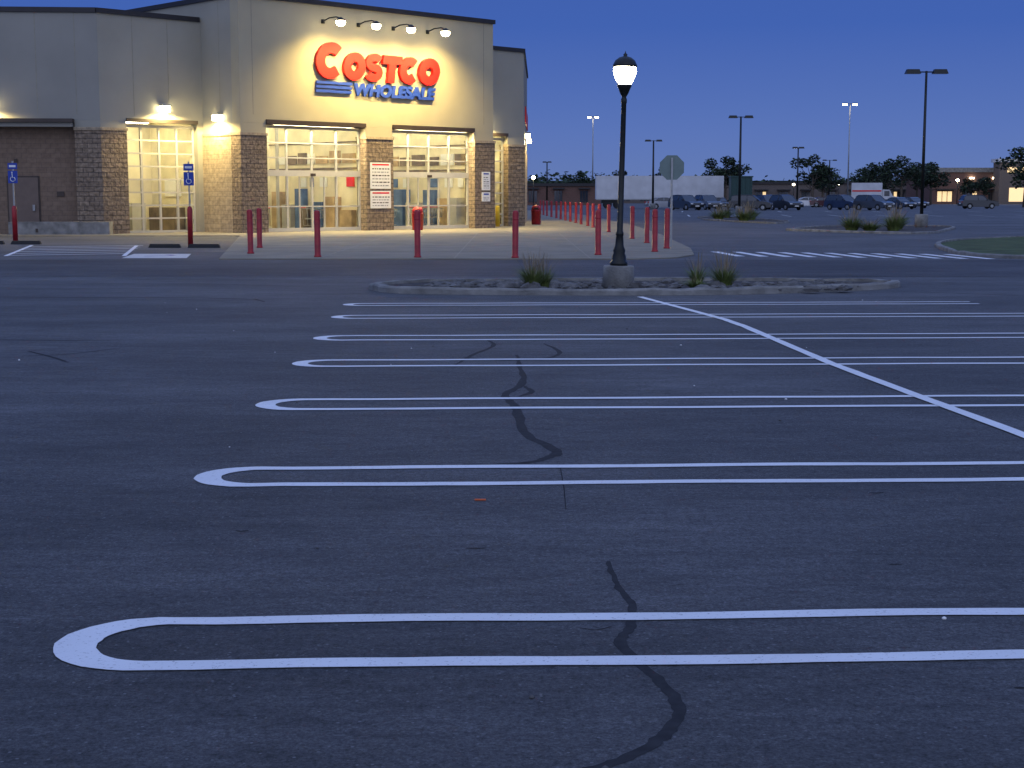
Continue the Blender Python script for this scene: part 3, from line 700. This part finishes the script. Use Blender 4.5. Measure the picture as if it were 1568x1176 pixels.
# ---------------------------------------------------------------- vehicles
def carpaint(i,c):
    m,nt,b=newmat('car_paint_%s'%i); b.inputs['Base Color'].default_value=list(c)+[1]; b.inputs['Metallic'].default_value=.3; b.inputs['Roughness'].default_value=.3; b.inputs['Coat Weight'].default_value=.6
    return m
CP=[carpaint('dark',(.012,.014,.016)),carpaint('blue',(.012,.022,.05)),carpaint('grey',(.05,.055,.06)),carpaint('silver',(.25,.26,.28)),carpaint('white',(.5,.5,.5)),carpaint('maroon',(.06,.012,.012))]
M['tail']=mat('tail_lamp',(.35,.01,.01),.3); M['headl']=mat('head_lamp',(.6,.62,.65),.15)
def vehicle(x,y,rot,paint_,kind='suv'):
    e=empty('parked_car',(x,y,0),rot); b=MB()
    if kind=='suv': W=.93; prof=[(-2.35,.35),(-2.38,.7),(-2.33,1.0),(-2.25,1.1),(-1.4,1.1),(0,1.1),(.95,1.08),(1.9,.98),(2.28,.85),(2.36,.6),(2.32,.35)]; cab=[(-2.2,1.08),(-2.0,1.62),(-1.7,1.7),(-.6,1.73),(.25,1.68),(1.05,1.07)]
    else: W=.9; prof=[(-2.3,.35),(-2.34,.65),(-2.28,.95),(-1.5,1.0),(0,.97),(.9,.95),(1.9,.82),(2.28,.68),(2.34,.5),(2.3,.32)]; cab=[(-1.75,.97),(-1.1,1.36),(-.6,1.43),(.1,1.42),(.5,1.32),(1.2,.93)]
    def side(P_,wl,wu,k,zlo,zhi):
        n=len(P_)
        def hw(z): return wl+(wu-wl)*max(0,min(1,(z-zlo)/(zhi-zlo)))
        i=b.av([(p[0],-hw(p[1]),p[1]) for p in P_]+[(p[0],hw(p[1]),p[1]) for p in P_])
        b.af(list(reversed(range(i,i+n))),k); b.af(range(i+n,i+2*n),k)
        for a in range(n-1): b.af([i+a,i+a+1,i+n+a+1,i+n+a],k,None,False)
        b.af([i+n-1,i,i+n,i+2*n-1],k)
    arch=[(1.82,.32)]+[(1.42+.40*math.cos(math.radians(t)),.34+.40*math.sin(math.radians(t))) for t in range(0,181,30)]+[(1.0,.24),(-1.0,.24)]+[(-1.42+.40*math.cos(math.radians(t)),.34+.40*math.sin(math.radians(t))) for t in range(0,181,30)]
    side(prof+arch,W,W*.94,paint_,.3,1.1)
    side(cab,W*.93,W*.72,'dglass',cab[0][1],cab[3][1])
    b.build('body',e); 
    b=MB(); hz=cab[3][1]; n=len(cab)
    rp=[p for p in cab[1:-1]]; i=b.av([(p[0],-W*.73,p[1]+.02) for p in rp]+[(p[0],W*.73,p[1]+.02) for p in rp]); m_=len(rp)
    for a in range(m_-1): b.af([i+a,i+a+1,i+m_+a+1,i+m_+a],paint_)
    for s in (-1,1):
        for t in ((cab[0],cab[1]),(cab[-1],cab[-2])): b.tube([(t[0][0],s*W*.92,t[0][1]),(t[1][0],s*W*.75,t[1][1])],.045,paint_,5)
        b.tube([(-.35,s*W*.93,cab[0][1]),(-.35,s*W*.735,hz-.02)],.04,paint_,5)
        b.tube([(p[0],s*W*.735,p[1]) for p in rp],.035,paint_,5)
        b.box(.75,.95,W if s>0 else -W-.16,W+.16 if s>0 else -W,cab[0][1]+.02,cab[0][1]+.16,paint_)
    b.build('roof_and_pillars',e); b=MB()
    for s in (-1,1):
        for xx in (-1.42,1.42):
            b.tube([(xx,s*W*.8,.34),(xx,s*(W-.01),.34)],.34,'rubber',16); b.tube([(xx,s*W*.82,.34),(xx,s*(W+.003),.34)],.2,'galv',12)
    b.build('wheels',e); b=MB()
    for s in (-1,1):
        y0,y1=sorted((s*.55,s*.86))
        b.box(2.18,2.33,y0,y1,.66,.8,'headl'); b.box(-2.37,-2.25,y0,y1,.75,.95,'tail')
    b.box(2.31,2.38,-.5,.5,.42,.62,'rubber'); b.box(-2.4,-2.36,-.26,.26,.6,.75,'whitesign'); b.box(2.385,2.39,-.26,.26,.42,.54,'whitesign')
    b.build('lamps_and_plates',e)
for (x,D,r_,c_,k_) in ((18.85,185,.2,3,'sedan'),(19.93,172,-1.1,0,'suv'),(22.93,176,-1.3,2,'suv'),(26.15,190,-1.4,0,'sedan'),(26.78,168,-.3,0,'suv'),(30.73,180,-1.3,1,'suv'),(31.39,172,-1.2,0,'suv'),(38.72,175,-1.0,1,'suv'),(41.02,170,-1.0,2,'suv'),(47.78,185,-1.2,0,'sedan'),(53.48,200,-1.2,2,'sedan'),(59.09,190,.05,0,'suv'),(42.7,215,0,4,'sedan'),(44.75,215,.1,5,'sedan')):
    vehicle(x,D,r_,CP[c_],k_)
e=empty('semi_trailer',(18.8,192,0)); b=MB(); b.box(-8.1,8.1,-1.25,1.25,1.2,4.15,'trailer'); 
for i in range(27): b.box(-8+i*.6,-7.97+i*.6,-1.265,-1.253,1.3,4.05,'trailer')
b.box(-8.12,8.12,-1.29,-1.253,1.12,1.25,'galv'); b.build('box_body',e); b=MB()
for xx in (-6.6,-5.3): 
    for s in (-1,1): b.tube([(xx,s*1.2,.5),(xx,s*.85,.5)],.5,'rubber',14)
b.box(-7.4,-4.6,-.9,.9,.7,1.15,'black'); b.box(4.6,4.75,-.9,-.7,.1,1.2,'galv'); b.build('bogie',e)
e=empty('dumpster',(28.3,186,0)); b=MB(); b.box(-1.3,1.3,-1,1,.15,4.0,'green')
for i in range(5): b.box(-1.2+i*.56,-1.12+i*.56,-1.06,-1.003,.2,3.9,'green')
b.box(-1.4,1.4,-1.1,1.1,3.9,4.05,'green'); b.build('body',e)
e=empty('box_truck',(49.7,207,0),-.25); b=MB()
b.box(-2.8,1.3,-1.15,1.15,.9,3.4,'trailer'); b.box(-2.7,1.2,-1.17,-1.153,2.2,2.4,'redsign'); b.build('cargo_box',e); b=MB()
cb=[(1.35,.6),(1.35,2.5),(2.3,2.45),(2.75,1.6),(3.6,1.45),(3.7,.6)]
i=b.av([(p[0],-1,p[1]) for p in cb]+[(p[0],1,p[1]) for p in cb]); b.af(range(i,i+6),'trailer'); b.af(reversed(range(i+6,i+12)),'trailer')
for a in range(6): b.af([i+a,i+(a+1)%6,i+6+(a+1)%6,i+6+a],'trailer' if a!=2 else 'dglass')
b.box(1.6,2.3,-1.02,-1.003,1.6,2.3,'dglass'); b.build('cab',e); b=MB()
for xx in (-1.7,2.7):
    for s in (-1,1): b.tube([(xx,s*1.05,.45),(xx,s*.75,.45)],.45,'rubber',14)
b.box(-2.8,3.5,-.5,.5,.5,.88,'black'); b.build('chassis',e)

# ---------------------------------------------------------------- far buildings
def farb(x0,x1,y,h,k,name,wins=0,dep=20,cap_='cap',ch=.5,k2='farwin',soffit=0):
    e=empty(name,(x0,y,0)); b=MB(); Wd=x1-x0
    b.box(0,Wd,0,dep,0,h,k); b.build('walls',e); b=MB(); b.box(-.3,Wd+.3,-.3,dep+.3,h+.003,h+ch,cap_); b.build('cornice',e)
    b=MB(); n=max(3,int(Wd/5))
    for i in range(n):
        a=(i+.2)*Wd/n; wd=Wd/n*U(.3,.6)
        for q in range(3):
            lit=R()<wins
            b.box(a+wd*q/3,a+wd*(q+.85)/3,-.05,-.003,.5,2.5,k2 if lit else 'dglass')
        b.box(a-.3,a+wd+.3,-1.2,-.003,2.8,3.05,'cap')
        if soffit and R()<soffit: b.box(a+wd*.4,a+wd*.4+.9,-.4,-.003,h-1.3,h-1.0,'cool')
    b.build('shop_windows',e)
farb(2,15.5,262,3.3,'farwall','strip_mall',.15)
farb(17,88,330,4.2,'farwall2','strip_mall',.06)
farb(84,150,300,6.3,'farwall','shopping_centre',.45,cap_='concg',ch=.9,soffit=.7)
b=MB(); b.box(0,9,0,4,0,8.2,'farwall2'); b.box(-.4,9.4,-.4,4.4,8.203,8.9,'trailer'); b.box(1.5,7,-.1,-.003,6.2,7.2,'farwin'); b.box(2,6.5,-.1,-.003,.5,3.2,'farwin'); b.build('entrance_tower',None,(96,296,0))
farb(-15,14,285,2.6,'farwall2','strip_mall',.08)
for (x,y,z) in ((3.4,240,4.5),(99,290,9.0),(60,320,4),(44,320,3.8),(92,292,4.6),(86,290,4.6),(70,322,4.0),(95,240,3.4)):
    b=MB(); b.tube([(0,0,0),(0,0,z)],.08,'black',6); b.lathe([(.001,z-.25),(.28,z-.1),(.3,z+.1),(.001,z+.3)],0,0,'bulb' if z>4.4 else 'cool',10); b.build('area_light',None,(x,y,0))

# ---------------------------------------------------------------- trees
def leafcluster(b,c,r,n,s,k1='leaf',k2='leaf2',flat=.7):
    for _ in range(n):
        while True:
            p=Vector((U(-1,1),U(-1,1),U(-1,1)))
            if p.length<1: break
        p=Vector((p.x*r,p.y*r,p.z*r*flat))+Vector(c)
        q=Matrix.Rotation(U(0,6.3),3,'Z')@Matrix.Rotation(U(-1.3,1.3),3,'X'); ss=s*U(.6,1.3)
        i=b.av([p+q@Vector(v) for v in ((-ss,-ss*.5,0),(ss*.2,-ss*.7,0),(ss,.1*ss,0),(.1*ss,ss*.7,0))])
        b.af(range(i,i+4),k1 if R()<.5 else k2)
def tree(x,y,h,w):
    e=empty('tree',(x,y,0)); b=MB(); b.tube([(0,0,0),(.05,0,h*.25),(.1,.05,h*.55),(0,0,h*.85)],[h*.03,h*.024,h*.014,h*.004],'bark',8)
    tips=[]
    for i in range(9):
        a=i*2.4+U(-.3,.3); z=h*U(.28,.6); l=w*.5*U(.6,1)
        t=(l*math.cos(a),l*math.sin(a),z+h*U(.12,.3)); tips.append(t)
        b.tube([(.05,0,z),(t[0]*.5,t[1]*.5,z+h*.06),t],[h*.012,h*.008,h*.003],'bark',5)
    b.build('trunk_and_limbs',e); b=MB()
    for t in tips: leafcluster(b,t,w*.2*U(.8,1.3),80,.2*h/8+.06)
    for i in range(8):
        z=h*U(.4,.95); rr=w*.42*(1-abs(z/h-.6)*1.5); a=U(0,6.3); leafcluster(b,(rr*math.cos(a)*U(.2,1),rr*math.sin(a)*U(.2,1),z),w*.19,75,.2*h/8+.06)
    leafcluster(b,(0,0,h*.9),w*.16,60,.2*h/8)
    b.build('crown',e)
for x,D,h,w_ in ((51.6,258,8.6,6.2),(57.7,275,7,5),(42.6,300,9.6,7.5),(42.3,310,8,5),(45.2,305,8,5),(67.1,280,7.8,6.5),(72.2,290,7.4,6),(67.9,262,8.8,7),(74.1,275,7.9,6),(75.3,270,7.8,5),(70.3,300,7.4,5),(73.4,215,8.4,6.5),(87,285,5.4,4),(87.9,280,5,3.6),(24.8,340,7.5,5),(62,300,7.6,5.5),(34,335,8,6),(14,300,6.5,5)):
    tree(x,D,h,w_)
b=MB()
x=-10
while x<350:
    hh=U(7.0,10.5)*(1 if x<220 else 1.2)+1.3*math.sin(x*.06)+.8*math.sin(x*.21); leafcluster(b,(x,470+U(-12,12),hh*.45),hh*.6,85,.8); x+=U(1.6,3.2)
b.build('distant_treeline')
b=MB(); b.box(-12,345,486,492,0,6.5,'leaf2'); b.build('distant_hedge')
g=MB(); g.quad([(-40,400,.01),(900,400,.01),(900,2500,.01),(-40,2500,.01)],'lawn'); g.build('grass_field')

# ---------------------------------------------------------------- world / sky
w=bpy.data.worlds.new('World'); sc.world=w; w.use_nodes=True; nt=w.node_tree; nt.nodes.clear()
out=N(nt,'ShaderNodeOutputWorld')
sky=N(nt,'ShaderNodeTexSky',sky_type='NISHITA'); sky.sun_disc=False; sky.sun_elevation=math.radians(-2.0); sky.sun_rotation=math.radians(180)
bg1=N(nt,'ShaderNodeBackground'); bg1.inputs['Strength'].default_value=.05; nt.links.new(sky.outputs[0],bg1.inputs['Color'])
tc=N(nt,'ShaderNodeTexCoord'); sp=N(nt,'ShaderNodeSeparateXYZ'); nt.links.new(tc.outputs['Generated'],sp.inputs[0])
rp=N(nt,'ShaderNodeValToRGB'); cr=rp.color_ramp
pts=[(0.0,(.135,.205,.45)),(.04,(.105,.18,.475)),(.11,(.046,.122,.44)),(.22,(.028,.09,.38)),(.45,(.12,.24,.66)),(1.0,(.34,.50,1.08))]
cr.elements[0].position=0; cr.elements[0].color=list(pts[0][1])+[1]; cr.elements[1].position=1; cr.elements[1].color=list(pts[-1][1])+[1]
for p,c_ in pts[1:-1]:
    el=cr.elements.new(p); el.color=list(c_)+[1]
nt.links.new(sp.outputs['Z'],rp.inputs['Fac'])
mr=N(nt,'ShaderNodeMapRange',interpolation_type='SMOOTHSTEP'); mr.inputs['From Min'].default_value=.35; mr.inputs['From Max'].default_value=-.8; nt.links.new(sp.outputs['Y'],mr.inputs['Value'])
mx=N(nt,'ShaderNodeMix',data_type='RGBA'); nt.links.new(mr.outputs[0],mx.inputs[0]); nt.links.new(rp.outputs['Color'],mx.inputs[6]); mx.inputs[7].default_value=(.56,.66,1.05,1)
bg2=N(nt,'ShaderNodeBackground'); nt.links.new(mx.outputs[2],bg2.inputs['Color']); bg2.inputs['Strength'].default_value=1.0
ad=N(nt,'ShaderNodeAddShader'); nt.links.new(bg1.outputs[0],ad.inputs[0]); nt.links.new(bg2.outputs[0],ad.inputs[1]); nt.links.new(ad.outputs[0],out.inputs[0])
l=bpy.data.lights.new('sun','SUN'); l.energy=.12; l.angle=math.radians(30); l.color=(.8,.88,1)
o=bpy.data.objects.new('sun',l); col.objects.link(o); o.location=(0,-10,20); o.rotation_euler=(math.radians(60),0,0)

# ---------------------------------------------------------------- camera
cd=bpy.data.cameras.new('camera'); cam=bpy.data.objects.new('camera',cd); col.objects.link(cam)
cd.sensor_width=36; cd.lens=2280/1568*36; cd.clip_end=5000; cd.clip_start=.05
cam.location=(0,0,1.62); cam.rotation_euler=(math.radians(90-7.2),0,0)
sc.camera=cam
